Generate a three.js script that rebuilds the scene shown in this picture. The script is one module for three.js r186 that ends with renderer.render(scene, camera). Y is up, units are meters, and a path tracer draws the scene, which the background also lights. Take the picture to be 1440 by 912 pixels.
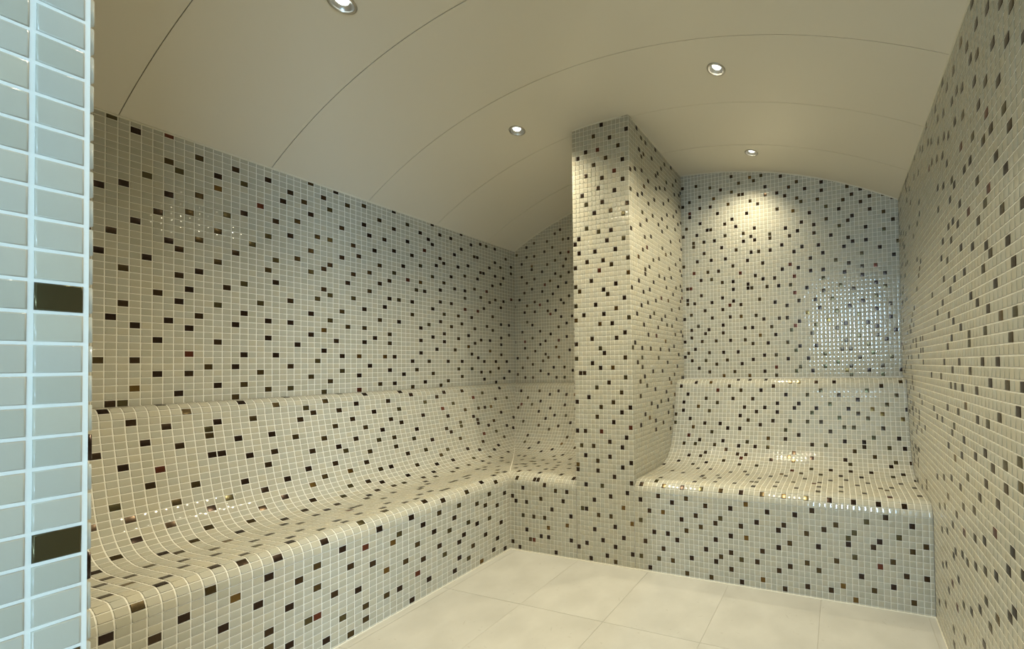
import * as THREE from 'three';
import { mergeGeometries } from 'three/addons/utils/BufferGeometryUtils.js';
import { RectAreaLightUniformsLib } from 'three/addons/lights/RectAreaLightUniformsLib.js';
import { Brush, Evaluator, SUBTRACTION } from 'three-bvh-csg';

/* ------------------------------------------------------------------ camera, light, exposure */
// The room is measured in mosaic pitches: P metres from one 24 mm glass tile to the next.
// Room axes: X towards the plain wall with the door, H up from the floor, Z into the room; the camera stands at X = 0, Z = 0.
const P = 0.027;
const W = (X, H, Z) => new THREE.Vector3(X * P, H * P, -Z * P);
const EYE = 39.96;
const CAM = { f: 559.6, cx: 992.5, cy: 503.8, yaw: -0.32228, pitch: 0.01634, roll: -0.01862 };   // pixels of the 1440 x 912 frame, radians
function pixelRay(u, v) {                       // direction in three.js axes through a pixel of the photograph
  const cr = Math.cos(CAM.roll), sr = Math.sin(CAM.roll), du = u - CAM.cx, dv = v - CAM.cy;
  const X = (du * cr + dv * sr) / CAM.f, Y = -(-du * sr + dv * cr) / CAM.f;
  const cp = Math.cos(CAM.pitch), sp = Math.sin(CAM.pitch), y = Y * cp + sp, z1 = -Y * sp + cp;
  const c = Math.cos(CAM.yaw), s = Math.sin(CAM.yaw);
  return new THREE.Vector3(X * c + z1 * s, y, -(-X * s + z1 * c));
}
const scene = new THREE.Scene();
scene.background = new THREE.Color(0.02, 0.022, 0.025);
const camera = new THREE.PerspectiveCamera(2 * Math.atan(CAM.cy / CAM.f) * 180 / Math.PI, CAM.cx / CAM.cy, 0.02, 40);
{
  const fwd = pixelRay(CAM.cx, CAM.cy), right = pixelRay(CAM.cx + CAM.f, CAM.cy).sub(fwd), up = pixelRay(CAM.cx, CAM.cy - CAM.f).sub(fwd);
  camera.matrixAutoUpdate = true;
  camera.quaternion.setFromRotationMatrix(new THREE.Matrix4().makeBasis(right.normalize(), up.normalize(), fwd.clone().normalize().negate()));
  camera.position.copy(W(0, EYE, 0));
  camera.setViewOffset(2 * CAM.cx, 2 * CAM.cy, 0, 0, 1440, 912);     // the photograph is the left part of a wider frame
  camera.updateProjectionMatrix(); camera.updateMatrixWorld(true);
}
const renderer = new THREE.WebGLRenderer({ antialias: true });
renderer.toneMapping = THREE.LinearToneMapping;
renderer.toneMappingExposure = 1.0;
renderer.shadowMap.enabled = true;
RectAreaLightUniformsLib.init();
const LAMP_COLOR = new THREE.Color(1.0, 0.90, 0.65), LAMP_CANDELA = 4.5, LAMP_SHARE = [1.05, 1.25, 1.0, 0.52, 1];
const DAY_COLOR = new THREE.Color(0.46, 0.73, 1.0);
// daylight in the lobby outside the door: [side window towards the street, end window straight behind the camera]
const SIDE_WINDOW = { X: 240, Z0: -170, Z1: -80, H0: 2, H1: 95, radiance: 22 };
const END_WINDOW = { Z: -174, X0: 1, X1: 13, H0: 52, H1: 90, radiance: 70 };

/* ------------------------------------------------------------------ measures (pitches) */
const XL = -95.15, XR = 13.5, ZC = 98.49, ZB = 70.46, XB = -70.1, XP1 = -52.5, XP2 = -39.05;
const XCOL = -70.77;                            // one of the vertical joints across the end of the room
const SX = 0.961;                               // pitch of the mosaic across the end of the room
const ZDOOR = 6.18, XJ = -24.2, ZOUT = -4.2;
const VX = -40.83, VHALF = 54.33, VSPRING = 76.45, VCROWN = 90.55;
const VR = (VHALF * VHALF + (VCROWN - VSPRING) ** 2) / (2 * (VCROWN - VSPRING));
const vault = X => VCROWN - VR + Math.sqrt(VR * VR - (X - VX) ** 2);

let seed = 20417;
const rnd = () => { seed = (seed * 1664525 + 1013904223) >>> 0; return seed / 4294967296; };
const gauss = () => (rnd() + rnd() + rnd() + rnd() - 2) * 0.87;

/* ------------------------------------------------------------------ materials */
const lin = (r, g, b) => new THREE.Color().setRGB(r, g, b);
function noiseTexture(n, cells, lo, hi, salt) {   // tiling value noise, several octaves
  const data = new Uint8Array(n * n * 4);
  const hash = (x, y, o) => { let h = (x * 374761393 + y * 668265263 + o * 974634777 + salt * 1274126177) | 0; h = Math.imul(h ^ (h >>> 13), 1274126177); return ((h ^ (h >>> 16)) >>> 0) / 4294967296; };
  for (let y = 0; y < n; y++) for (let x = 0; x < n; x++) {
    let v = 0, amp = 0.5, c = cells;
    for (let o = 0; o < 5; o++, c *= 2, amp *= 0.5) {
      const fx = x / n * c, fy = y / n * c, ix = Math.floor(fx), iy = Math.floor(fy);
      let tx = fx - ix, ty = fy - iy; tx = tx * tx * (3 - 2 * tx); ty = ty * ty * (3 - 2 * ty);
      const a = hash(ix % c, iy % c, o), b = hash((ix + 1) % c, iy % c, o), d = hash(ix % c, (iy + 1) % c, o), e = hash((ix + 1) % c, (iy + 1) % c, o);
      v += amp * (a + (b - a) * tx + (d - a) * ty + (a - b - d + e) * tx * ty);
    }
    const g = lo.map((l, k) => l + (hi[k] - l) * Math.min(1, Math.max(0, (v - 0.25) / 0.5)));
    data.set([g[0], g[1], g[2], 255], (y * n + x) * 4);
  }
  const t = new THREE.DataTexture(data, n, n);
  t.magFilter = THREE.LinearFilter; t.minFilter = THREE.LinearMipmapLinearFilter; t.generateMipmaps = true;
  t.wrapS = t.wrapT = THREE.RepeatWrapping; t.colorSpace = THREE.SRGBColorSpace; t.needsUpdate = true;
  return t;
}
const grout = new THREE.MeshStandardMaterial({ color: lin(0.80, 0.77, 0.675), roughness: 0.85 });
const glassTile = c => new THREE.MeshPhysicalMaterial({ color: c, roughness: 0.05, ior: 1.52 });
const TILE_TONES = [[0.445, 0.42, 0.335], [0.465, 0.435, 0.345], [0.425, 0.405, 0.32], [0.455, 0.435, 0.355], [0.47, 0.435, 0.335], [0.435, 0.42, 0.345]];
const tileMats = TILE_TONES.map(t => glassTile(lin(...t)));
const tileField = glassTile(lin(1, 1, 1));
const ACCENTS = [[0.030, 0.016, 0.009, 0.7], [0.050, 0.030, 0.014, 0.7], [0.078, 0.054, 0.022, 0.75], [0.092, 0.076, 0.034, 0.75], [0.16, 0.098, 0.03, 0.85], [0.13, 0.040, 0.022, 0.8]];
const accentMats = ACCENTS.map(a => new THREE.MeshPhysicalMaterial({ color: lin(a[0], a[1], a[2]), roughness: 0.2, metalness: a[3], ior: 1.55 }));
const pickAccent = () => { const r = rnd(); return r < 0.34 ? 0 : r < 0.6 ? 1 : r < 0.8 ? 2 : r < 0.92 ? 3 : r < 0.97 ? 4 : 5; };
const ceilingMat = new THREE.MeshPhysicalMaterial({ color: lin(0.76, 0.715, 0.61), roughness: 0.3, ior: 1.48 });
const plaster = new THREE.MeshStandardMaterial({ color: lin(0.7, 0.68, 0.62), roughness: 0.9 });
const sealant = new THREE.MeshStandardMaterial({ color: lin(0.72, 0.68, 0.56), roughness: 0.5 });
const chrome = new THREE.MeshStandardMaterial({ color: lin(0.5, 0.47, 0.42), roughness: 0.3, metalness: 0.9 });
function scuffs(t, n, count) {                   // sparse grey-brown smears and specks left on the stone
  const d = t.image.data;
  for (let k = 0; k < count; k++) {
    const x = rnd() * n, y = rnd() * n, a = rnd() * 6.28, len = 2 + rnd() * rnd() * 26, w = 0.8 + rnd() * 1.6, dark = 0.05 + 0.16 * rnd();
    for (let i = -len; i <= len; i++) for (let j = -3; j <= 3; j++) {
      const f = Math.max(0, 1 - Math.abs(j) / (w + 1)) * (1 - Math.abs(i) / len) * (0.5 + 0.5 * rnd()) * dark;
      const px = ((Math.round(x + i * Math.cos(a) - j * Math.sin(a)) % n) + n) % n, py = ((Math.round(y + i * Math.sin(a) + j * Math.cos(a)) % n) + n) % n, o = (py * n + px) * 4;
      d[o] *= 1 - f; d[o + 1] *= 1 - f * 1.1; d[o + 2] *= 1 - f * 1.25;
    }
  }
  return t;
}
const floorMap = scuffs(noiseTexture(512, 4, [184, 182, 174], [195, 193, 185], 7), 512, 26);

/* ------------------------------------------------------------------ helpers */
const taken = {};
function numbered(n) { const k = taken[n] = (taken[n] ?? -1) + 1; return k ? `${n}_${String(k).padStart(3, '0')}` : n; }
function shade(o) { o.castShadow = o.receiveShadow = true; return o; }
function mesh(name, geo, mat, parent) { const m = shade(new THREE.Mesh(geo, mat)); m.name = parent === scene ? numbered(name) : name; parent.add(m); return m; }
function top(name, label, category, kind, group) {
  const g = new THREE.Group(); g.name = numbered(name); scene.add(g);
  g.userData = { label, category }; if (kind) g.userData.kind = kind; if (group) g.userData.group = group;
  return g;
}
function box(X0, X1, H0, H1, Z0, Z1) {
  const a = W(X0, H0, Z0), b = W(X1, H1, Z1), g = new THREE.BoxGeometry(Math.abs(b.x - a.x), Math.abs(b.y - a.y), Math.abs(b.z - a.z));
  return g.translate((a.x + b.x) / 2, (a.y + b.y) / 2, (a.z + b.z) / 2);
}

/* one glass tile with worn round edges and a slightly domed face; polygon counter-clockwise in metres */
const TH = 0.0014, GAP = 0.0031;
function tileShape(poly) {
  const n = poly.length, pos = [], nor = [], idx = [];
  const edge = poly.map((a, i) => { const b = poly[(i + 1) % n], l = Math.hypot(b[0] - a[0], b[1] - a[1]) || 1; return [(b[1] - a[1]) / l, -(b[0] - a[0]) / l]; });
  const out = poly.map((_, i) => { const e = edge[(i + n - 1) % n], f = edge[i]; let x = e[0] + f[0], y = e[1] + f[1]; const l = Math.hypot(x, y) || 1; x /= l; y /= l; const k = 1 / Math.max(0.5, x * e[0] + y * e[1]); return [x, y, k]; });
  const ring = (inset, z, flat, rise) => poly.forEach((a, i) => {
    const o = out[i]; pos.push(a[0] - o[0] * inset * o[2], a[1] - o[1] * inset * o[2], z);
    const l = Math.hypot(flat, rise); nor.push(o[0] * flat / l, o[1] * flat / l, rise / l);
  });
  ring(0, -0.002, 1, 0); ring(0, TH * 0.5, 1, 0.12); ring(0.0004, TH * 0.86, 1, 1); ring(0.0013, TH, 0.07, 1);
  for (let r = 0; r < 3; r++) for (let i = 0; i < n; i++) { const j = (i + 1) % n, a = r * n + i, b = r * n + j; idx.push(a, b, b + n, a, b + n, a + n); }
  for (let i = 1; i < n - 1; i++) idx.push(3 * n, 3 * n + i, 3 * n + i + 1);
  const g = new THREE.BufferGeometry();
  g.setAttribute('position', new THREE.Float32BufferAttribute(pos, 3)); g.setAttribute('normal', new THREE.Float32BufferAttribute(nor, 3));
  g.setIndex(idx);
  return g;
}
const hs = (P - GAP) / 2;
const TILE = tileShape([[-hs, -hs], [hs, -hs], [hs, hs], [-hs, hs]]);
function insetConvex(poly, d) {                  // shrink a convex polygon by d on every side
  let res = poly; const n = poly.length;
  for (let i = 0; i < n; i++) {
    const a = poly[i], b = poly[(i + 1) % n], l = Math.hypot(b[0] - a[0], b[1] - a[1]);
    if (l < 1e-6) continue;
    const nx = -(b[1] - a[1]) / l, ny = (b[0] - a[0]) / l;
    res = clip(res, p => (p[0] - a[0]) * nx + (p[1] - a[1]) * ny - d);
  }
  return res;
}
function clip(poly, f) {
  const r = [];
  poly.forEach((a, i) => { const b = poly[(i + 1) % poly.length], fa = f(a), fb = f(b); if (fa >= 0) r.push(a); if (fa * fb < 0) { const t = fa / (fa - fb); r.push([a[0] + (b[0] - a[0]) * t, a[1] + (b[1] - a[1]) * t]); } });
  return r;
}
const area = p => p.reduce((s, a, i) => { const b = p[(i + 1) % p.length]; return s + a[0] * b[1] - a[1] * b[0]; }, 0) / 2;

/* A mosaic is laid on a path swept along an axis: path(s) gives a point and its outward normal, cells are one pitch square. */
const mosaics = [];
function mosaic(body, owner, { axis, at, normal, cols, rows, keep, limit, pieces = 0, accentShare = 0.083, thick = 1 }) {
  // cols: list of [a0, a1] along the axis; rows: list of [s0, s1] along the path (pitches); at(a, s) -> Vector3; normal(s) -> Vector3
  const tiles = [], cut = [];
  for (const [s0, s1] of rows) {
    const s = (s0 + s1) / 2, nrm = normal(s).clone().normalize(), u = axis.clone().normalize(), v = nrm.clone().cross(u).normalize();
    for (const [a0, a1] of cols) {
      const a = (a0 + a1) / 2;
      if (keep && !keep(a, s, a0, a1, s0, s1)) continue;
      const q = new THREE.Matrix4().makeBasis(u, v, nrm), c = at(a, s);
      const flip = at(a + 0.1, s).sub(c).dot(u) < 0 ? -1 : 1;
      const flipV = at(a, s + 0.1).sub(c).dot(v) < 0 ? -1 : 1;
      if (limit) {
        const f = p => limit(a + flip * p[0], s + flipV * p[1]);
        const wa = (a1 - a0) / 2, ws = (s1 - s0) / 2, cell = [[-wa, -ws], [wa, -ws], [wa, ws], [-wa, ws]], values = cell.map(f);
        if (values.every(x => x <= 0)) continue;
        if (values.some(x => x < 0)) {
          let poly = clip(cell, f); if (poly.length < 3) continue;
          poly = insetConvex(poly.map(p => [p[0] * P, p[1] * P]), GAP / 2);
          if (poly.length < 3 || area(poly) < 2.2e-5) continue;
          const g = tileShape(poly); q.setPosition(c); g.applyMatrix4(q); cut.push(g); continue;
        }
      }
      q.setPosition(c);
      q.multiply(new THREE.Matrix4().makeRotationFromEuler(new THREE.Euler(gauss() * 0.008, gauss() * 0.008, gauss() * 0.006)));
      q.multiply(new THREE.Matrix4().makeTranslation(gauss() * 0.00012, gauss() * 0.00012, gauss() * 0.00008));
      q.multiply(new THREE.Matrix4().makeScale(((a1 - a0) * P - GAP) / (P - GAP), ((s1 - s0) * P - GAP) / (P - GAP), thick));
      tiles.push({ m: q, c, accent: -1 });
    }
  }
  mosaics.push({ body, owner, tiles, cut, pieces, accentShare });
}
const range = (from, to, step, clampLo = from, clampHi = to) => { const r = []; for (let a = from; a < to - 1e-6; a += step) { const lo = Math.max(a, clampLo), hi = Math.min(a + step, clampHi); if (hi - lo > 0.3 * step) r.push([lo, hi]); } return r; };

/* ------------------------------------------------------------------ the setting */
const JOINT = 0.1;                            // open movement joint around the benches
const AX = new THREE.Vector3(1, 0, 0), AY = new THREE.Vector3(0, 1, 0), AZ = new THREE.Vector3(0, 0, -1);
const LEDGE = 35.64, LEDGE_SHORT = 36.4;                              // height of the shelf where the benches meet the walls
const ROW = 0.28;                                // height of the first full mosaic joint above the floor
const rowsUp = (from, to) => range(ROW + Math.floor(from - ROW), to, 1, from, 1e9);

const wallLeft = top('wall_left', 'long mosaic wall above the L-shaped bench', 'wall', 'structure');
const wallLeftBody = mesh('grout_bed', box(XL - 5, XL, -1, 82, -6, ZC + 5), grout, wallLeft);
mosaic(wallLeftBody, wallLeft, { axis: AZ, at: (a, s) => W(XL, s, a), normal: () => AX, cols: range(24.49 - 18, ZC, 1), rows: range(76.64 - 41, 76.7, 1), pieces: 300 });

const wallRight = top('wall_right', 'plain full height mosaic wall beside the short bench', 'wall', 'structure');
const wallRightBody = mesh('grout_bed', box(XR, XR + 5, -1, 82, ZDOOR, ZC + 5), grout, wallRight);
mosaic(wallRightBody, wallRight, { axis: AZ, at: (a, s) => W(XR, s, a), normal: () => AX.clone().negate(), cols: range(ZC - 92, ZC, 1), rows: rowsUp(-0.72, 76.4), pieces: 300 });

const wallBack = top('wall_back', 'mosaic end wall under the arch, divided by the pillar', 'wall', 'structure');
const wallBackBody = mesh('grout_bed', box(XL - 5, XR + 5, -1, 96, ZC, ZC + 5), grout, wallBack);
const backCols = (lo, hi) => range(XCOL - 26 * SX, hi, SX, lo, hi).filter(c => c[1] > lo + 0.3);
mosaic(wallBackBody, wallBack, { axis: AX, at: (a, s) => W(a, s, ZC), normal: () => AZ.clone().negate(), cols: [...backCols(XL, XP1), ...backCols(XP2, XR)], rows: range(LEDGE, 92, 1), keep: (a, s, a0, a1, s0) => s0 < vault(a) && (a < XP1 || s > LEDGE_SHORT) });

const pillar = top('pillar', 'square mosaic pillar standing between the two benches', 'pillar', 'structure');
const pillarBody = mesh('grout_bed', box(XP1, XP2, -1, 94, ZB, ZC + 0.5), grout, pillar);
mosaic(pillarBody, pillar, { axis: AX, at: (a, s) => W(a, s, ZB), normal: () => AZ.clone().negate(), cols: range(XP1, XP2, (XP2 - XP1) / 14), rows: rowsUp(-0.72, 92), keep: (a, s, a0, a1, s0) => s0 < vault(a) });
const sideCols = range(ZB, ZC, 1);

const wallFront = top('wall_front', 'mosaic entrance wall with tiled door jamb in the foreground', 'wall', 'structure');
const wallFrontBody = mesh('grout_bed', mergeGeometries([box(XL - 5, XJ, -1, 96, ZOUT - 1.5, ZDOOR)]), grout, wallFront);
const JROW = 0.05;                               // joint phase of the jamb
mosaic(wallFrontBody, wallFront, { axis: AZ, at: (a, s) => W(XJ, s, a), normal: () => AX, cols: range(ZDOOR - 0.05 - 10 * 0.99, ZDOOR - 0.06, 0.99), rows: range(JROW - 1, 88, 1), pieces: 300, accentShare: 0.05 });
mosaic(wallFrontBody, wallFront, { axis: AX, at: (a, s) => W(a, s, ZDOOR), normal: () => AZ, cols: range(XJ - 71, XJ, 1), rows: range(JROW - 1, 91, 1), thick: 2, keep: (a, s, a0, a1, s0) => s0 < vault(a) });
mesh('lintel', box(XJ, XR + 5, 84, 96, ZOUT - 1.5, ZDOOR), plaster, wallFront);

/* the bench profile: d away from the wall (for a 28 pitch deep bench), h above the floor */
const D0 = ZC - ZB;
function arcTo(pts, cx, cy, r, a0, a1, n) { for (let i = 0; i <= n; i++) { const a = (a0 + (a1 - a0) * i / n) * Math.PI / 180; pts.push([cx + r * Math.cos(a), cy + r * Math.sin(a)]); } }
function smooth(points, n) { return new THREE.SplineCurve(points.map(p => new THREE.Vector2(...p))).getPoints(n).map(v => [v.x, v.y]); }
function profileLong() {                          // read off one mosaic joint running down the long bench
  const k = D0 / 25.05, pts = [[D0, -1]];
  arcTo(pts, D0 - 2.3, 16.75 - 2.3, 2.3, 0, 88, 10);
  pts.push(...smooth([[20 * k, 16.7], [16.5 * k, 16.55], [13.6 * k, 16.5], [11.9 * k, 16.6], [10.3 * k, 16.95], [9.0 * k, 17.45], [7.8 * k, 18.3], [6.8 * k, 19.4], [5.9 * k, 20.9], [5.15 * k, 22.8], [4.5 * k, 25], [3.7 * k, 28], [2.95 * k, 31], [2.5 * k, 32.9]], 40));
  arcTo(pts, 0.55 * k, 33.5, 2.1, 8, 90, 8);
  pts.push([JOINT, LEDGE]);
  return pts;
}
function profileShort() {
  const pts = [[D0, -1]];
  arcTo(pts, D0 - 2.2, 17.4 - 2.2, 2.2, 0, 90, 10);
  pts.push(...smooth([[22, 17.3], [18, 17.2], [15, 17.35], [12.4, 18.1], [10.4, 19.6], [9.0, 21.8], [8.0, 24.6], [7.1, 28], [6.3, 31.4], [5.9, 33.4]], 36));
  arcTo(pts, 5.75 - 2.3, LEDGE_SHORT - 2.3, 2.3, 12, 90, 9);
  pts.push([JOINT, LEDGE_SHORT]);
  return pts;
}
function pathOf(PROFILE, scale) {                 // arc length along the profile, from the floor to the wall, in pitches
  const pts = PROFILE.map(([d, h]) => [d * scale, h]), len = [0];
  for (let i = 1; i < pts.length; i++) len.push(len[i - 1] + Math.hypot(pts[i][0] - pts[i - 1][0], pts[i][1] - pts[i - 1][1]));
  const find = s => { let i = 1; while (i < len.length - 1 && len[i] < s) i++; return i; };
  const at = s => { const i = find(s), t = (s - len[i - 1]) / (len[i] - len[i - 1]); return [pts[i - 1][0] + (pts[i][0] - pts[i - 1][0]) * t, pts[i - 1][1] + (pts[i][1] - pts[i - 1][1]) * t]; };
  const normal = s => { const a = at(Math.max(0, s - 0.35)), b = at(Math.min(len.at(-1), s + 0.35)); return [b[1] - a[1], -(b[0] - a[0])]; };   // [away from wall, up]
  return { pts, total: len.at(-1), at, normal, len };
}
const PL = profileLong(), PS = profileShort(), pathBack = pathOf(PL, 1), MITRE = (XB - XL) / D0, pathLeft = pathOf(PL, MITRE), pathShort = pathOf(PS, 1);
function strip(path, end0, end1) {                // end0(d), end1(d) give the two ends of the sweep for a distance from the wall
  const pos = [], nor = [], idx = [];
  path.pts.forEach(([d, h], i) => {
    const n = path.normal(path.len[i]);
    for (const e of [end0, end1]) { const [p, m] = e(d, h, n); pos.push(p.x, p.y, p.z); m.normalize(); nor.push(m.x, m.y, m.z); }
  });
  for (let i = 0; i + 1 < path.pts.length; i++) { const a = i * 2; idx.push(a, a + 2, a + 1, a + 1, a + 2, a + 3); }
  const g = new THREE.BufferGeometry();
  g.setAttribute('position', new THREE.Float32BufferAttribute(pos, 3)); g.setAttribute('normal', new THREE.Float32BufferAttribute(nor, 3)); g.setIndex(idx);
  return g;
}
const nLeft = n => new THREE.Vector3(n[0], n[1], 0), nBack = n => new THREE.Vector3(0, n[1], n[0]);
function oriented(g) {                            // wind the faces so that they agree with their normals
  const p = g.attributes.position, n = g.attributes.normal, ix = g.index, A = new THREE.Vector3(), B = new THREE.Vector3(), C = new THREE.Vector3(), N = new THREE.Vector3();
  for (let i = 0; i < ix.count; i += 3) {
    A.fromBufferAttribute(p, ix.getX(i)); B.fromBufferAttribute(p, ix.getX(i + 1)); C.fromBufferAttribute(p, ix.getX(i + 2)); N.fromBufferAttribute(n, ix.getX(i));
    if (B.sub(A).cross(C.sub(A)).dot(N) < 0) { const t = ix.getX(i); ix.setX(i, ix.getX(i + 1)); ix.setX(i + 1, t); }
  }
  return g;
}
const benchLong = top('mosaic_bench', 'long L-shaped mosaic bench with curved backrest running into the alcove behind the pillar', 'bench');
const longBody = mesh('grout_bed', mergeGeometries([
  oriented(strip(pathLeft, (d, h, n) => [W(XL + d, h, ZDOOR + JOINT), nLeft(n)], (d, h, n) => [W(XL + d, h, ZC - d / MITRE), nLeft(n)])),
  oriented(strip(pathBack, (d, h, n) => [W(XL + d * MITRE, h, ZC - d), nBack(n)], (d, h, n) => [W(XP1 - JOINT, h, ZC - d), nBack(n)])),
]), grout, benchLong);
mosaic(longBody, benchLong, {
  axis: AZ, at: (a, s) => { const [d, h] = pathLeft.at(s); return W(XL + d, h, a); }, normal: s => nLeft(pathLeft.normal(s)),
  cols: range(24.49 - 18, ZC, 1), rows: range(0.28, pathLeft.total, 1, 0.28, pathLeft.total), limit: (a, s) => ZC - pathLeft.at(s)[0] / MITRE - a, pieces: 300,
});
mosaic(longBody, benchLong, {
  axis: AX, at: (a, s) => { const [d, h] = pathBack.at(s); return W(a, h, ZC - d); }, normal: s => nBack(pathBack.normal(s)),
  cols: backCols(XL, XP1 - JOINT), rows: range(0.28, pathBack.total, 1, 0.28, pathBack.total), limit: (a, s) => a - (XL + pathBack.at(s)[0] * MITRE),
});
const benchShort = top('mosaic_bench', 'short mosaic bench with curved backrest between the pillar and the plain wall', 'bench');
const shortBody = mesh('grout_bed', oriented(strip(pathShort, (d, h, n) => [W(XP2 + JOINT, h, ZC - d), nBack(n)], (d, h, n) => [W(XR - JOINT, h, ZC - d), nBack(n)])), grout, benchShort);
mosaic(shortBody, benchShort, {
  axis: AX, at: (a, s) => { const [d, h] = pathShort.at(s); return W(a, h, ZC - d); }, normal: s => nBack(pathShort.normal(s)),
  cols: backCols(XP2 + JOINT, XR - JOINT), rows: range(0.28, pathShort.total, 1, 0.28, pathShort.total), pieces: 300,
});
const heightOn = (pr, d) => { let best = 0; for (let i = 1; i < pr.length; i++) { const [d0, h0] = pr[i - 1], [d1, h1] = pr[i]; if ((d - d0) * (d - d1) <= 0 && d0 !== d1) best = Math.max(best, h0 + (h1 - h0) * (d - d0) / (d1 - d0)); } return best; };
for (const [X, N, pr] of [[XP2, AX, PS], [XP1, AX.clone().negate(), PL]])
  mosaic(pillarBody, pillar, { axis: AZ, at: (a, s) => W(X, s, a), normal: () => N, cols: sideCols, rows: rowsUp(-0.72, 92), keep: (a, s, a0, a1, s0, s1) => s0 < vault(X) && s1 > heightOn(pr, ZC - a) - 0.5 });

/* floor of large cream tiles */
const floor = top('floor', 'pale cream stone tile floor with fine joints', 'floor', 'structure');
mesh('mortar_bed', box(XL - 5, XR + 5, -3, -0.06, -6, ZC + 5), new THREE.MeshStandardMaterial({ color: lin(0.42, 0.37, 0.29), roughness: 0.9 }), floor);
{
  const step = 16.15, j = 0.022, mats = [];
  for (let k = 0; k < 4; k++) { const t = floorMap.clone(); t.repeat.set(1, 1); t.offset.set(k * 0.37, k * 0.61); t.needsUpdate = true; const d = 0.985 + 0.01 * k; mats.push(new THREE.MeshPhysicalMaterial({ map: t, color: lin(d, d, d), roughness: 0.42, ior: 1.45 })); }
  let k = 0;
  for (let X = -3.75 - 5 * step; X < XR; X += step) for (let Z = 54.5 - 4 * step; Z < ZB; Z += step) {
    const x0 = Math.max(X, XB - 1), x1 = Math.min(X + step, XR), z0 = Math.max(Z, -6), z1 = Math.min(Z + step, ZB + 1);
    if (x1 - x0 < 0.5 || z1 - z0 < 0.5) continue;
    const g = box(x0 + j, x1 - j, -1, 0.012 * gauss(), z0 + j, z1 - j);
    mesh('floor_tile', g, mats[k++ * 7 % 4], floor);
  }
}

/* vaulted ceiling of glossy sheets */
const ceiling = top('ceiling', 'glossy cream barrel vault ceiling of curved sheets', 'ceiling', 'structure');
function arcSheet(z0, z1, skew, r0, r1, x0 = XL - 0.2, x1 = XR + 0.2) {
  const N = 56, pos = [], idx = [], row = (Z, r, i) => { const X = x0 + (x1 - x0) * i / N, a = Math.asin((X - VX) / VR), rr = VR + r; const p = W(VX + rr * Math.sin(a), VCROWN - VR + rr * Math.cos(a), Z - skew * (X + 80)); pos.push(p.x, p.y, p.z); };
  for (const [Z, r] of [[z0, r0], [z1, r0], [z1, r1], [z0, r1]]) for (let i = 0; i <= N; i++) row(Z, r, i);
  const M = N + 1;
  for (let k = 0; k < 4; k++) for (let i = 0; i < N; i++) { const a = k * M + i, b = ((k + 1) % 4) * M + i; idx.push(a, b, a + 1, a + 1, b, b + 1); }
  for (const i of [0, N]) { const q = [0, 1, 2, 3].map(k => k * M + i); i ? idx.push(q[0], q[1], q[2], q[0], q[2], q[3]) : idx.push(q[0], q[2], q[1], q[0], q[3], q[2]); }
  let g = new THREE.BufferGeometry(); g.setAttribute('position', new THREE.Float32BufferAttribute(pos, 3)); g.setIndex(idx);
  g = g.toNonIndexed(); g.computeVertexNormals();
  // curved faces shaded smooth across the sheet
  const p = g.attributes.position, n = g.attributes.normal, c = W(VX, VCROWN - VR, 0), v = new THREE.Vector3(), m = new THREE.Vector3();
  for (let i = 0; i < p.count; i++) {
    v.fromBufferAttribute(p, i); m.fromBufferAttribute(n, i);
    const rad = new THREE.Vector3(v.x - c.x, v.y - c.y, 0).normalize(), d = rad.dot(m);
    if (Math.abs(d) > 0.97) { rad.multiplyScalar(Math.sign(d)); n.setXYZ(i, rad.x, rad.y, rad.z); }
  }
  g.setAttribute('uv', new THREE.Float32BufferAttribute(new Float32Array(p.count * 2), 2));
  return g;
}
const LAMPS = [[-61.2, 34.2], [-61.4, 64.6], [-17.9, 61.7], [-17.8, 88.9], [-17.9, 34.4]];
{
  const seams = [-5, 10.6, 26, 41.9, 57.3, 72.6, 87.6, 103], gap = 0.04, skew = 0.035;
  const ev = new Evaluator(); ev.useGroups = false; ev.attributes = ['position', 'normal', 'uv'];
  for (let i = 0; i + 1 < seams.length; i++) {
    const z0 = seams[i] + gap, z1 = seams[i + 1] - gap;
    let g = arcSheet(z0, z1, skew, 0.02 * gauss(), 0.45);
    for (const [X, Z] of LAMPS) {
      const zz = Z + skew * (X + 80); if (zz < z0 || zz > z1) continue;
      const hole = new Brush(new THREE.CylinderGeometry(1.3 * P, 1.3 * P, 3 * P, 32)); hole.position.copy(W(X, vault(X), Z));
      hole.rotation.z = -Math.asin((X - VX) / VR); hole.updateMatrixWorld(true);
      const sheet = new Brush(g); sheet.updateMatrixWorld(true);
      g = ev.evaluate(sheet, hole, SUBTRACTION).geometry;
    }
    mesh('ceiling_sheet', g, ceilingMat, ceiling);
  }
  mesh('backing', arcSheet(-10, 106, 0, 4, 7, XL - 4, XR + 4), plaster, ceiling);
}

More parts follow.
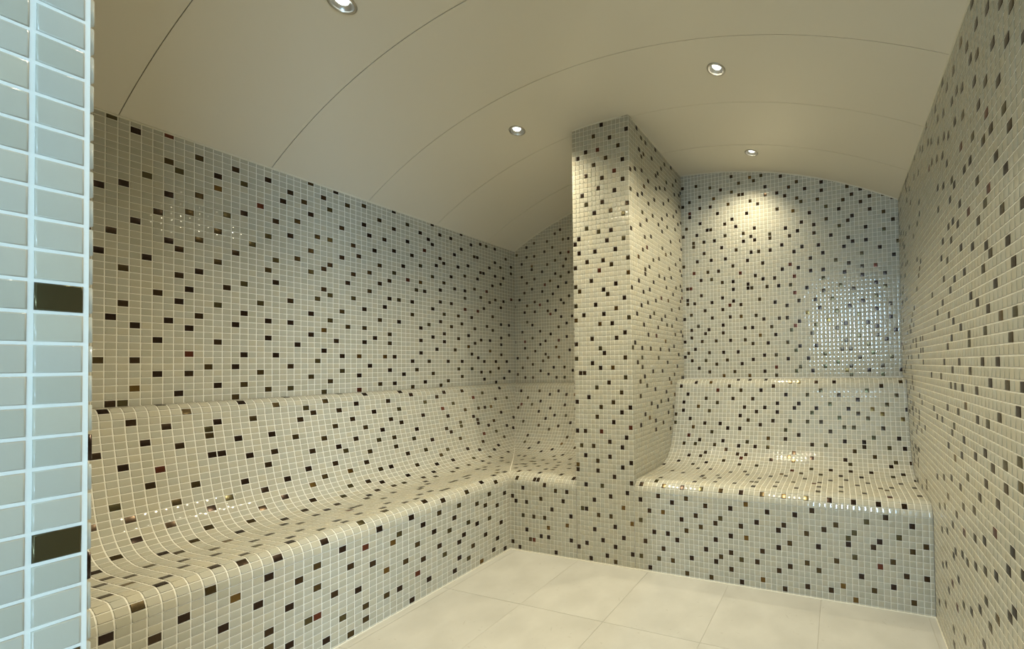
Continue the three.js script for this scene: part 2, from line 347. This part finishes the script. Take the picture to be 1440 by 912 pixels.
/* the lobby outside the doorway: plain walls and two daylit windows that shine through it */
const XO0 = -62, XO1 = 242, ZO0 = -176;
const lobby = top('wall_lobby', 'plain pale plaster walls of the lobby outside the doorway', 'wall', 'structure');
mesh('wall_panel', box(XO0 - 3, XO0, -1, 100, ZO0 - 3, ZOUT - 1.5), plaster, lobby);
mesh('wall_panel', box(XO1, XO1 + 3, -1, 100, ZO0 - 3, ZDOOR), plaster, lobby);
mesh('wall_panel', box(XO0 - 3, XO1 + 3, -1, 100, ZO0 - 3, ZO0), plaster, lobby);
mesh('wall_panel', box(XR, XO1 + 3, -1, 100, ZDOOR, ZDOOR + 3), plaster, lobby);
mesh('lobby_ceiling', box(XO0 - 3, XO1 + 3, 96, 100, ZO0 - 3, ZDOOR + 3), plaster, lobby);
mesh('lobby_floor', box(XO0 - 3, XO1 + 3, -3, -0.05, ZO0 - 3, -6), new THREE.MeshStandardMaterial({ color: lin(0.5, 0.48, 0.44), roughness: 0.6 }), lobby);
function windowAt(name, label, place, w, h, turn, radiance) {
  const win = top(name, label, 'window', 'structure');
  win.position.copy(place); win.rotation.y = turn;
  mesh('pane', new THREE.BoxGeometry(w, h, 0.008), new THREE.MeshPhysicalMaterial({ color: lin(0.7, 0.75, 0.8), roughness: 0.5, emissive: DAY_COLOR.clone(), emissiveIntensity: 1.0 }), win);
  const b = 0.05;
  for (const [x, y, fw, fh] of [[0, h / 2 + b / 2, w + 2 * b, b], [0, -h / 2 - b / 2, w + 2 * b, b], [w / 2 + b / 2, 0, b, h], [-w / 2 - b / 2, 0, b, h]])
    mesh('frame', new THREE.BoxGeometry(fw, fh, 0.04).translate(x, y, 0), plaster, win);
  const day = new THREE.RectAreaLight(DAY_COLOR, radiance, w, h); day.position.z = -0.012; win.add(day);
}
{
  const s = SIDE_WINDOW, e = END_WINDOW;
  windowAt('window_1', 'tall bright window in the side of the lobby', W(s.X, (s.H0 + s.H1) / 2, (s.Z0 + s.Z1) / 2), (s.Z1 - s.Z0) * P, (s.H1 - s.H0) * P, Math.PI / 2, s.radiance);
  windowAt('window_2', 'small bright window at the end of the lobby', W((e.X0 + e.X1) / 2, (e.H0 + e.H1) / 2, e.Z), (e.X1 - e.X0) * P, (e.H1 - e.H0) * P, 0, e.radiance);
}

/* sealant beads along floor and ceiling */
let beadNo = 0;
function bead(points, r, label) {
  const curve = new THREE.CurvePath(); for (let i = 0; i + 1 < points.length; i++) curve.add(new THREE.LineCurve3(points[i], points[i + 1]));
  const m = mesh(`trim_${++beadNo}`, new THREE.TubeGeometry(curve, Math.max(2, (points.length - 1) * 2), r, 8), sealant, scene);
  m.userData = { label, category: 'trim', kind: 'structure' };
}
bead([W(XB, 0.02, ZDOOR), W(XB, 0.02, ZB)], 0.0042, 'cream sealant line where the long bench meets the floor');
bead([W(XB, 0.02, ZB), W(XR, 0.02, ZB)], 0.0042, 'cream sealant line along the foot of the pillar and the short bench');
bead([W(XR, 0.02, ZDOOR), W(XR, 0.02, ZB)], 0.0042, 'cream sealant line where the plain wall meets the floor');
bead([W(XL, vault(XL) - 0.05, ZDOOR), W(XL, vault(XL) - 0.05, ZC)], 0.005, 'cream sealant line between the long wall and the vault');
bead([W(XR, vault(XR) - 0.05, ZDOOR), W(XR, vault(XR) - 0.05, ZC)], 0.005, 'cream sealant line between the plain wall and the vault');
const arcPts = (x0, x1, Z, n) => Array.from({ length: n + 1 }, (_, i) => { const X = x0 + (x1 - x0) * i / n; return W(X, vault(X) - 0.03, Z); });
bead(arcPts(XL, XP1, ZC, 16), 0.0045, 'curved sealant line over the alcove end wall');
bead(arcPts(XP2, XR, ZC, 18), 0.0045, 'curved sealant line over the end wall above the short bench');
bead([...arcPts(XP1, XP2, ZB, 6), W(XP2, vault(XP2) - 0.03, ZC)], 0.0045, 'sealant line around the head of the pillar');

/* ------------------------------------------------------------------ accent tiles: where the photograph shows them (pixel centres at three or nine times size, by field) */
const SEEN = {
  '0,0': [472,488,572,552,713,575,841,670,712,683,756,722,993,719,919,745,1028,779,618,739,415,776,518,770,919,797,711,820,841,826,664,893,797,896,957,903,1028,898],
  '0,304': [238,345,568,18,468,59,413,142,918,65,710,103,838,101,752,139,1063,119,993,157,618,173,918,193,518,216,838,233,754,248,1029,285,957,301,798,308,665,322,756,359,521,366,918,373,1029,408,841,420,468,424,713,438,568,459,994,457,796,472,664,521,918,530,798,580,1029,584,413,606,568,606,880,634,994,634,666,664,798,662,919,712,1029,708,571,723,757,746,995,757,468,785,521,784,675,796,1015,792,436,832,783,834,1063,864,551,884,914,878,699,899,876,905],
  '0,608': [229,466,610,57,755,68,1000,36,876,3,408,115,889,104,929,98,1045,106,518,161,671,167,629,235,818,228,1024,215,481,328,741,302,962,282,888,324,549,376,718,393,399,412,876,403,1054,379,580,458,816,462,1003,422,963,453,498,533,690,514,764,502,911,486,1044,510,646,556,787,533,793,560,916,513,420,593,478,607,572,600,725,602,511,649,655,650,922,561,1037,543,424,698,869,673,978,703,566,745,765,790,443,874,649,871,929,827,1072,733,410,648],
  '360,0': [50,764,230,778,143,816,113,851,201,856,284,838,334,813,385,870,310,888,16,870,455,873,230,905,580,898],
  '360,304': [82,22,174,24,50,86,144,85,360,51,455,39,519,21,580,59,637,41,743,42,258,90,310,101,476,85,540,101,409,126,637,113,692,77,777,87,824,100,867,84,726,104,742,125,231,149,498,148,580,151,708,150,82,187,173,181,361,176,430,171,654,171,777,185,840,169,869,147,911,129,950,113,976,135,1012,134,50,228,310,207,284,225,231,236,519,211,476,240,618,216,408,247,580,244,690,214,793,205,762,215,854,221,897,202,938,168,925,179,1048,174,1012,191,1026,209,990,226,952,232,82,280,385,284,559,276,519,288,637,274,692,284,745,261,824,261,793,287,884,260,938,258,964,249,1014,261,1048,257,1071,209,1071,236,284,309,310,335,258,349,476,319,409,349,559,352,598,357,673,315,708,321,777,319,840,313,883,322,925,300,977,325,1002,301,1037,294,144,357,17,366,540,387,656,366,454,395,745,396,777,367,824,374,793,418,884,353,953,350,990,370,1015,361,1049,354,1072,345,231,411,361,404,656,418,883,399,937,393,965,394,1037,393,51,441,144,449,310,440,519,441,600,449,777,450,692,477,728,462,855,426,912,434,1003,430,870,459,825,470,385,468,455,473,284,482,50,515,230,501,335,527,498,516,560,501,455,534,560,537,173,543,692,528,745,515,793,500,793,533,856,521,897,510,925,481,978,470,1003,488,1037,462,1072,454,82,586,284,569,692,580,762,565,840,568,898,555,925,540,952,528,991,530,1038,547,1037,519,1072,508,360,591,431,592,540,594,580,595,258,612,656,614,728,615,811,615,871,615,912,585,941,601,966,615,990,573,1015,617,1038,588,1060,617,144,633,17,658,476,632,361,653,431,672,561,652,620,667,675,649,747,665,856,647,913,646,871,678,954,660,992,659,1027,645,1072,657,231,677,310,696,519,708,582,706,713,701,811,696,657,720,966,689,1016,701,1050,686,51,729,145,725,285,739,432,731,781,713,122,763,345,750,452,757,1034,729,619,744,661,760,799,749,876,743,949,752,77,806,284,790,413,800,568,786,722,790,755,770,838,795,911,772,1017,774,1064,770,204,820,234,838,342,827,613,819,793,816,888,821,943,812,971,809,996,805,1038,828,178,868,398,864,488,832,578,861,711,842,813,848,621,875,866,871,921,846,938,860,941,872,1007,862,324,895,475,895,543,905,683,900,806,896,826,908,870,886,984,879,1015,903,1061,880],
  '360,608': [60,17,158,28,276,34,363,63,433,30,528,35,590,24,670,27,747,30,864,23,965,3,1048,13,68,90,228,87,393,79,490,81,598,62,646,88,722,72,784,91,810,67,895,64,960,32,944,68,1023,48,1007,66,983,100,917,103,42,145,326,136,210,159,389,165,456,128,536,151,580,142,685,133,765,128,832,110,890,137,947,120,1067,77,122,202,284,190,231,223,461,207,386,228,541,205,645,178,749,164,843,151,705,190,820,166,29,248,115,273,358,273,516,242,628,211,22,320,230,289,199,332,333,304,290,323,263,347,466,267,580,254,590,225,460,280,540,279,616,297,543,298,685,231,690,239,723,217,723,205,766,186,683,263,682,276,717,250,800,242,805,235,819,211,842,203,866,188,902,190,906,178,113,367,113,384,202,381,400,316,443,309,398,328,525,320,533,332,426,344,337,371,373,377,276,407,185,411,60,426,149,440,149,461,14,474,6,452,438,378,698,289,790,276,889,242,943,205,1017,214,521,400,653,351,612,419,294,455,376,485,103,522,471,474,586,453,710,379,763,333,829,351,866,295,925,293,976,272,1056,259,960,318,1025,311,743,409,683,460,807,427,868,440,905,381,941,385,993,361,1040,377,849,470,766,489,638,529,502,540,410,552,240,570,559,565,710,541,789,523,851,535,889,535,924,474,977,428,1026,441,995,497,1059,480,944,545,37,614,164,627,277,639,347,663,444,645,614,662,686,600,734,625,833,588,562,691,665,708,476,711,124,735,8,725,206,787,244,770,244,797,351,800,477,788,40,837,387,865,284,895,43,897,135,908],
  '670,620,9': [340,205,320,245,490,190,480,165,450,228,590,193,565,235,710,218,835,238,690,255,545,290,720,290,650,315,815,312,890,287,980,233,1045,263,1025,308,1170,230,1180,287,1000,335,875,345,970,363,1170,345,705,365,540,370,495,337,450,300,410,265,290,320,170,280,120,325,120,355,40,350,285,365,280,402,365,397,195,430,805,412,1040,430,785,510,940,115,965,190,1110,162],
  '720,0': [374,522,481,534,341,569,409,573,445,605,357,628,306,639,271,668,392,659,463,662,341,690,428,712,501,716,307,740,375,745,464,745,360,790,429,795,502,800,289,823,307,859,377,846,484,845,413,880,344,908,467,908,525,545,572,581,544,588,562,610,605,625,535,639,553,645,544,667,586,661,515,699,551,720,646,691,668,698,628,708,604,735,612,728,697,716,578,766,690,757,653,769,675,775,605,791,620,789,645,795,561,788,527,813,547,809,683,813,711,815,705,822,724,792,597,839,573,852,661,844,638,858,705,867,717,878,691,886,546,888,590,905,655,905,677,905,923,741,1000,740,1048,733,954,766,1017,768,777,786,834,790,879,798,924,804,954,814,968,828,1064,794,1064,825,790,830,848,833,746,854,834,868,790,875,1000,853,1032,863,908,869,985,905,864,908,749,908],
  '720,304': [200,50,178,68,143,101,98,108,237,87,212,104,260,125,56,130,22,162,166,126,132,145,98,162,66,168,201,148,237,157,179,180,225,186,44,199,88,206,88,220,144,198,213,203,262,210,122,229,179,235,238,241,44,253,100,259,155,266,203,260,66,277,134,282,226,285,56,319,88,301,190,303,123,324,35,348,100,355,168,334,238,340,203,357,262,309,13,377,68,372,123,379,146,363,215,371,262,380,101,408,181,402,157,417,56,400,68,440,90,465,146,405,203,427,250,424,45,482,123,490,192,468,226,453,168,499,262,478,90,520,15,537,57,522,146,528,203,525,237,511,123,545,192,553,262,535,57,562,101,572,147,585,238,565,25,603,69,602,136,612,157,598,203,595,90,628,45,644,123,655,180,638,227,636,262,649,157,666,25,671,57,684,90,684,192,679,227,678,41,741,111,735,192,742,227,756,155,755,264,755,70,770,20,799,42,798,88,799,125,785,221,799,157,815,108,828,12,842,178,844,228,844,42,870,139,858,111,888,197,888,249,874,12,900,157,902,309,46,361,57,413,49,503,54,396,92,277,93,467,101,344,140,431,147,277,152,310,185,378,176,485,181,413,211,362,239,485,243,327,283,431,291,278,309,505,301,379,317,397,334,468,347,345,381,433,391,311,424,380,418,415,455,487,428,278,447,364,459,469,492,433,515,330,523,278,543,381,559,398,578,507,551,279,604,347,621,487,594,381,639,433,637,297,662,314,662,417,699,487,676,365,720,470,738,330,761,281,781,434,780,382,801,508,800,365,839,471,821,435,860,508,882,282,900,314,900,382,900,538,30,565,13,616,33,633,8,657,45,633,64,686,52,699,28,712,26,557,82,583,85,706,100,671,107,548,135,574,133,633,134,713,140,729,87,738,62,529,165,649,162,671,158,600,186,621,181,708,180,559,221,583,215,665,222,687,200,566,243,619,250,711,229,729,208,715,247,643,263,673,260,538,270,600,278,559,318,585,309,650,300,695,301,711,294,681,329,737,306,717,310,627,345,611,356,577,364,659,356,712,356,715,343,549,375,676,393,707,394,738,352,737,376,531,410,601,408,585,424,628,435,645,424,696,435,729,441,559,457,619,468,652,458,678,463,575,497,610,504,645,526,711,487,718,502,692,498,521,530,684,546,730,523,550,555,584,557,630,560,661,563,549,595,618,595,705,582,742,582,654,613,531,613,550,634,699,630,730,598,595,651,638,650,685,661,559,673,663,683,714,677,724,677,671,700,542,694,571,711,605,725,649,736,541,755,686,747,663,768,590,783,631,775,617,797,680,799,657,823,561,829,580,844,608,855,700,827,642,861,542,875,692,862,607,893,669,890,749,3,791,26,821,52,835,65,894,41,940,48,924,5,1018,53,777,74,970,76,1002,87,894,89,763,107,806,116,851,111,763,137,970,107,1018,101,880,137,941,144,1003,152,1035,147,807,162,778,198,836,190,895,183,987,186,1050,194,925,210,764,245,822,238,867,234,971,237,1019,247,1051,259,793,273,836,268,881,279,926,274,926,305,1003,285,1003,296,1019,295,751,308,793,335,896,340,837,362,941,351,912,370,972,364,1051,356,765,369,882,388,809,396,852,423,926,416,973,428,753,415,1036,424,1069,437,838,471,794,458,897,466,765,476,823,487,988,475,1021,472,897,497,765,506,868,530,809,534,927,527,988,523,1052,503,1020,538,781,567,838,579,897,576,958,573,912,606,1069,584,1021,603,767,613,825,610,868,626,974,620,797,643,839,658,944,654,898,669,1007,665,1070,650,957,688,1005,688,1071,688,783,702,842,702,719,717,918,716,869,733,966,733,1050,733,744,750,820,766,931,766,1015,768,727,782,865,782,786,799,978,800,1063,801,725,816,831,816,1029,819,961,835,752,849,992,854,813,867,876,868,765,882,908,886,958,886,1042,873,842,902],
  '720,608': [65,17,54,45,72,60,115,48,164,74,173,100,126,74,220,90,215,48,238,22,261,66,30,185,93,188,112,207,197,180,250,198,50,134,96,123,47,226,138,230,185,255,233,258,4,259,17,278,122,286,217,294,62,300,170,327,47,355,92,358,138,362,250,355,64,412,154,403,233,393,123,438,154,441,78,452,92,453,5,460,34,483,250,453,185,503,282,478,298,46,348,47,418,30,489,11,316,86,366,109,418,111,471,73,285,126,506,135,470,154,285,163,367,168,435,191,316,224,384,230,506,218,419,272,487,258,350,287,470,318,300,320,316,322,367,349,419,355,506,382,350,406,437,397,384,452,316,462,470,440,437,478,401,515,333,523,435,540,506,507,540,279,616,266,672,294,731,277,577,327,634,333,813,308,917,319,983,301,540,365,711,363,771,348,873,358,855,378,1073,334,732,409,793,396,961,392,1028,377,596,414,653,419,692,447,917,432,983,441,559,452,634,481,855,449,813,486,917,500,875,518,855,538,1051,497,540,513,614,523,672,530,751,522,577,559,961,528,1028,539,917,570,731,583,833,602,961,622,1050,614,551,215,645,223,719,228,799,236,880,243,965,251,1056,258,616,204,697,119,646,131,740,97,788,98,755,132,827,125,845,153,787,153,870,177,916,163,900,117,991,161,858,209,806,180,797,184,812,191,878,190,941,214,993,180,1045,195,1020,206,1035,208,1018,227,774,208,721,168,680,162,617,190,775,38,788,38,724,51,850,57,888,25,985,46,949,62,1034,65,895,75,810,86,960,93,993,95,974,107,967,133,1039,138,747,3,1075,16],
  '1080,0': [50,747,116,767,222,763,294,752,83,790,152,794,222,797,330,795,387,786,484,804,33,815,66,826,117,833,134,846,204,834,311,834,349,828,424,833,543,830,561,813,386,856,239,863,33,881,102,887,169,892,293,888,424,886,561,881,484,894,348,908,883,108,947,178,1003,162,1070,193,811,184,833,195,857,253,885,230,781,298,739,346,756,367,791,375,823,372,871,342,916,338,965,377,887,437,773,419,705,472,740,470,718,494,792,512,823,485,1003,462,1024,528,916,508,933,573,860,565,741,563,765,570,668,545,692,591,718,585,676,607,812,615,902,621,655,634,640,630,966,661,1004,712,758,684,733,671,692,673,848,703,825,703,712,686,676,713,783,771,775,750,888,769,742,778,714,801,933,795,805,846,767,830,918,856,985,877,852,895,722,877,1072,847,982,15,1022,18,864,3,928,5],
  '1080,304': [3,75,84,78,187,79,118,57,68,47,135,20,187,28,240,20,294,46,330,24,349,5,405,48,484,54,525,12,258,86,331,94,349,108,405,101,543,101,562,62,3,90,52,117,3,141,102,144,135,137,205,129,240,159,313,131,463,130,387,157,523,158,171,185,85,196,294,186,349,196,405,207,463,201,52,216,135,222,562,209,20,254,120,258,188,233,240,228,332,233,405,243,503,233,562,244,240,260,463,273,52,299,102,294,3,303,171,301,313,288,367,299,503,289,120,325,240,313,205,351,277,344,405,350,463,328,562,337,135,357,37,367,86,379,223,383,295,395,348,373,463,382,523,358,171,405,387,405,523,414,54,432,87,430,137,440,258,432,330,444,426,439,20,467,120,460,103,478,205,454,295,465,465,454,188,489,37,498,389,495,545,485,332,515,466,508,505,524,3,534,87,529,137,543,205,541,315,551,350,550,428,546,120,561,37,581,88,596,172,593,242,572,447,581,295,605,389,601,526,596,38,632,137,628,190,642,240,640,334,654,352,636,428,653,487,634,564,648,120,660,44,678,90,696,129,696,203,696,278,694,355,680,493,668,560,694,22,715,477,713,220,731,417,732,73,750,163,749,296,750,540,751,36,785,126,785,257,787,375,768,499,789,107,804,200,804,335,805,436,808,585,810,36,822,182,823,375,826,480,828,17,857,88,858,161,859,218,860,295,844,419,845,567,850,316,883,355,883,481,887,68,895,256,899,888,22,806,37,784,27,760,30,1006,97,919,118,862,126,934,150,816,134,735,124,778,105,1047,170,904,216,760,187,729,189,827,232,967,264,787,264,745,265,769,311,851,331,888,350,934,372,985,399,1047,379,693,335,737,362,816,456,918,465,760,412,787,432,851,483,851,517,1025,487,777,503,703,466,760,540,716,405,745,602,806,599,904,595,966,593,777,634,851,634,932,683,1005,691,1072,697,876,716,826,709,770,700,786,704,728,661,692,660,986,831,1049,799,891,842,838,787,762,794,806,810,717,834,738,846,698,797,788,871,933,897,780,900],
  '1080,608': [66,35,178,59,121,3,235,61,316,46,397,31,439,13,547,17,7,69,398,68,505,74,572,77,356,84,118,91,97,103,114,119,193,109,336,117,19,115,442,107,356,133,531,129,512,143,600,132,108,158,190,152,272,157,357,162,446,166,562,174,62,172,78,183,144,176,226,182,313,187,12,185,42,208,110,206,159,195,268,203,335,200,403,192,518,190,621,204,33,228,123,234,196,217,220,212,215,227,214,247,313,227,313,246,385,224,432,213,551,215,487,239,513,233,513,247,417,255,611,233,633,270,524,271,65,267,162,274,262,282,366,290,474,298,588,309,184,327,111,347,505,358,288,389,421,376,64,392,41,410,236,408,367,420,162,428,622,397,340,445,562,443,340,471,88,465,477,460,41,484,211,481,448,484,679,484,621,504,367,525,88,560,162,548,288,542,533,546,40,577,211,579,477,564,394,604,591,606,680,619,313,646,162,644,63,653,262,662,448,662,533,650,366,702,620,716,829,17,919,71,878,86,1008,122,1072,112,953,138,761,40,819,81,789,94,841,172,920,200,1009,222,1074,217,808,214,772,178,740,174,716,178,892,260,970,290,764,264,830,310,866,312,799,342,745,306,726,303,780,384,952,408,733,404,756,408,830,421,879,447,921,459,1029,494,791,498,820,511,782,517,842,549,879,566,919,587,1008,568,1072,596,757,567,740,570,970,612,801,620,781,652,766,680,747,706,726,712,921,716,830,748,894,752,801,755,866,783,1030,797,1050,781,971,801,937,835,784,833,833,859,783,885,908,895],
};
{
  const bodies = [...new Set(mosaics.map(m => m.body))];
  scene.updateMatrixWorld(true);
  const ray = new THREE.Raycaster(); ray.near = 0.02;
  for (const [field, list] of Object.entries(SEEN)) {
    const [ox, oy, times = 3] = field.split(',').map(Number);
    for (let i = 0; i < list.length; i += 2) {
      ray.set(camera.position, pixelRay(ox + list[i] / times, oy + list[i + 1] / times).normalize());
      const hit = ray.intersectObjects(bodies, false)[0];
      if (!hit) continue;
      let best = null, bd = (1.0 * P) ** 2;
      for (const m of mosaics) if (m.body === hit.object) for (const t of m.tiles) { const d = t.c.distanceToSquared(hit.point); if (d < bd) { bd = d; best = t; } }
      if (best) best.accent = hit.object === wallFrontBody ? 3 : pickAccent();
    }
  }
}
for (const v of [628, 791]) {                    // two on the edge of the jamb, facing into the room
  const r = pixelRay(124, v), k = XJ * P / r.x, h = camera.position.y + r.y * k, at = new THREE.Vector3((XJ - 0.5) * P, h, -ZDOOR * P);
  let best = null; for (const m of mosaics) if (m.body === wallFrontBody) for (const t of m.tiles) if (Math.abs(t.c.z - at.z) < 1e-4 && (!best || t.c.distanceTo(at) < best.c.distanceTo(at))) best = t;
  best.accent = 0;
}
/* out of the photograph's sight the same scatter goes on */
const inPhoto = (v => c => { v.copy(c).project(camera); return v.z < 1 && Math.abs(v.x) < 1.06 && Math.abs(v.y) < 1.06; })(new THREE.Vector3());
{
  const bodies = [...new Set(mosaics.map(m => m.body))], ray = new THREE.Raycaster(), dir = new THREE.Vector3(); ray.near = 0.02;
  for (const m of mosaics) for (const t of m.tiles) {
    t.seen = inPhoto(t.c);
    if (t.seen) {
      dir.copy(t.c).sub(camera.position); const d = dir.length(); ray.set(camera.position, dir.normalize());
      const hit = ray.intersectObjects(bodies, false)[0];
      if (hit && hit.distance < d - 0.03) t.seen = false;
    }
    const farRight = m.owner === wallRight && t.c.z < -74 * P;      // too foreshortened to read one by one
    if ((!t.seen || farRight) && t.accent < 0 && rnd() < m.accentShare) t.accent = pickAccent();
  }
}
/* lay the mosaics: accent tiles and the tiles that show largest one by one, the rest of each field as one part */
const byOwner = new Map();
for (const m of mosaics) { if (!byOwner.has(m.owner)) byOwner.set(m.owner, { tiles: [], cut: [], pieces: 0 }); const o = byOwner.get(m.owner); o.tiles.push(...m.tiles); o.cut.push(...m.cut); o.pieces = Math.max(o.pieces, m.pieces); }
for (const [owner, o] of byOwner) {
  const near = t => t.c.distanceToSquared(camera.position) + (t.seen ? 0 : 100);
  o.tiles.forEach(t => { t.d = near(t); });
  o.tiles.sort((a, b) => a.d - b.d);
  let light = 0, dark = 0; const rest = [];
  for (const t of o.tiles) {
    const isDark = t.accent >= 0;
    if (t.seen && (isDark ? dark < 300 : light < o.pieces)) {
      const k = Math.floor(rnd() * 6);
      const x = mesh(isDark ? 'accent_tile' : 'tile', TILE, isDark ? accentMats[t.accent] : tileMats[k], owner);
      t.m.decompose(x.position, x.quaternion, x.scale);
      isDark ? dark++ : light++;
    } else rest.push(t);
  }
  const field = new THREE.InstancedMesh(TILE, tileField, rest.length), col = new THREE.Color();
  rest.forEach((t, i) => {
    field.setMatrixAt(i, t.m);
    const c = t.accent >= 0 ? ACCENTS[t.accent] : TILE_TONES[Math.floor(rnd() * 6)]; field.setColorAt(i, col.setRGB(c[0], c[1], c[2]));
  });
  field.name = 'tile_field'; field.userData.kind = 'stuff'; shade(field); owner.add(field);
  if (o.cut.length) { const c = mesh('cut_tiles', mergeGeometries(o.cut), tileMats[1], owner); c.userData.kind = 'stuff'; }
}

/* ------------------------------------------------------------------ recessed downlights */
const LAMP_LABELS = ['recessed downlight in the vault over the long bench, away from the pillar', 'recessed downlight in the vault over the long bench, close to the pillar',
  'recessed downlight in the vault above the open floor, between two seams', 'recessed downlight in the vault over the short bench, close to the end wall', 'recessed downlight in the vault by the plain wall near the entrance'];
const bulbMat = new THREE.MeshStandardMaterial({ color: lin(0.9, 0.95, 1), emissive: lin(0.85, 1, 1), emissiveIntensity: 6.0, roughness: 0.4 });
LAMPS.forEach(([X, Z], i) => {
  const lamp = top('recessed_downlight', LAMP_LABELS[i], 'ceiling light', null, 'recessed downlights in the vault');
  lamp.position.copy(W(X, vault(X), Z)); lamp.rotation.z = -Math.asin((X - VX) / VR);
  const L = pts => new THREE.LatheGeometry(pts.map(([r, y]) => new THREE.Vector2(r * P, y * P)), 40);
  mesh('trim_ring', L([[1.18, 0.5], [1.18, 0.02], [1.22, -0.16], [1.34, -0.22], [1.52, -0.14], [1.56, -0.02], [1.5, 0.01]]), chrome, lamp);
  mesh('reflector', L([[1.18, -0.02], [1.06, 0.2], [0.86, 0.38], [0.72, 0.44]]), chrome, lamp);
  mesh('bulb', L([[0, 0.2], [0.4, 0.23], [0.7, 0.36], [0.74, 0.44], [0, 0.48]]), bulbMat, lamp);
  mesh('housing', L([[1.24, 0.05], [1.24, 2.2], [0, 2.2]]), new THREE.MeshStandardMaterial({ color: lin(0.3, 0.3, 0.3), roughness: 0.6 }), lamp);
  const spot = new THREE.SpotLight(LAMP_COLOR, LAMP_CANDELA * LAMP_SHARE[i], 0, 1.18, 1.0, 2); spot.castShadow = true; spot.shadow.radius = 1.0;
  lamp.updateMatrixWorld(true);
  spot.position.set(0, 0.05 * P, 0); lamp.add(spot); spot.target.position.set(0, -40 * P, 0); lamp.add(spot.target);
});

scene.updateMatrixWorld(true);
renderer.render(scene, camera);
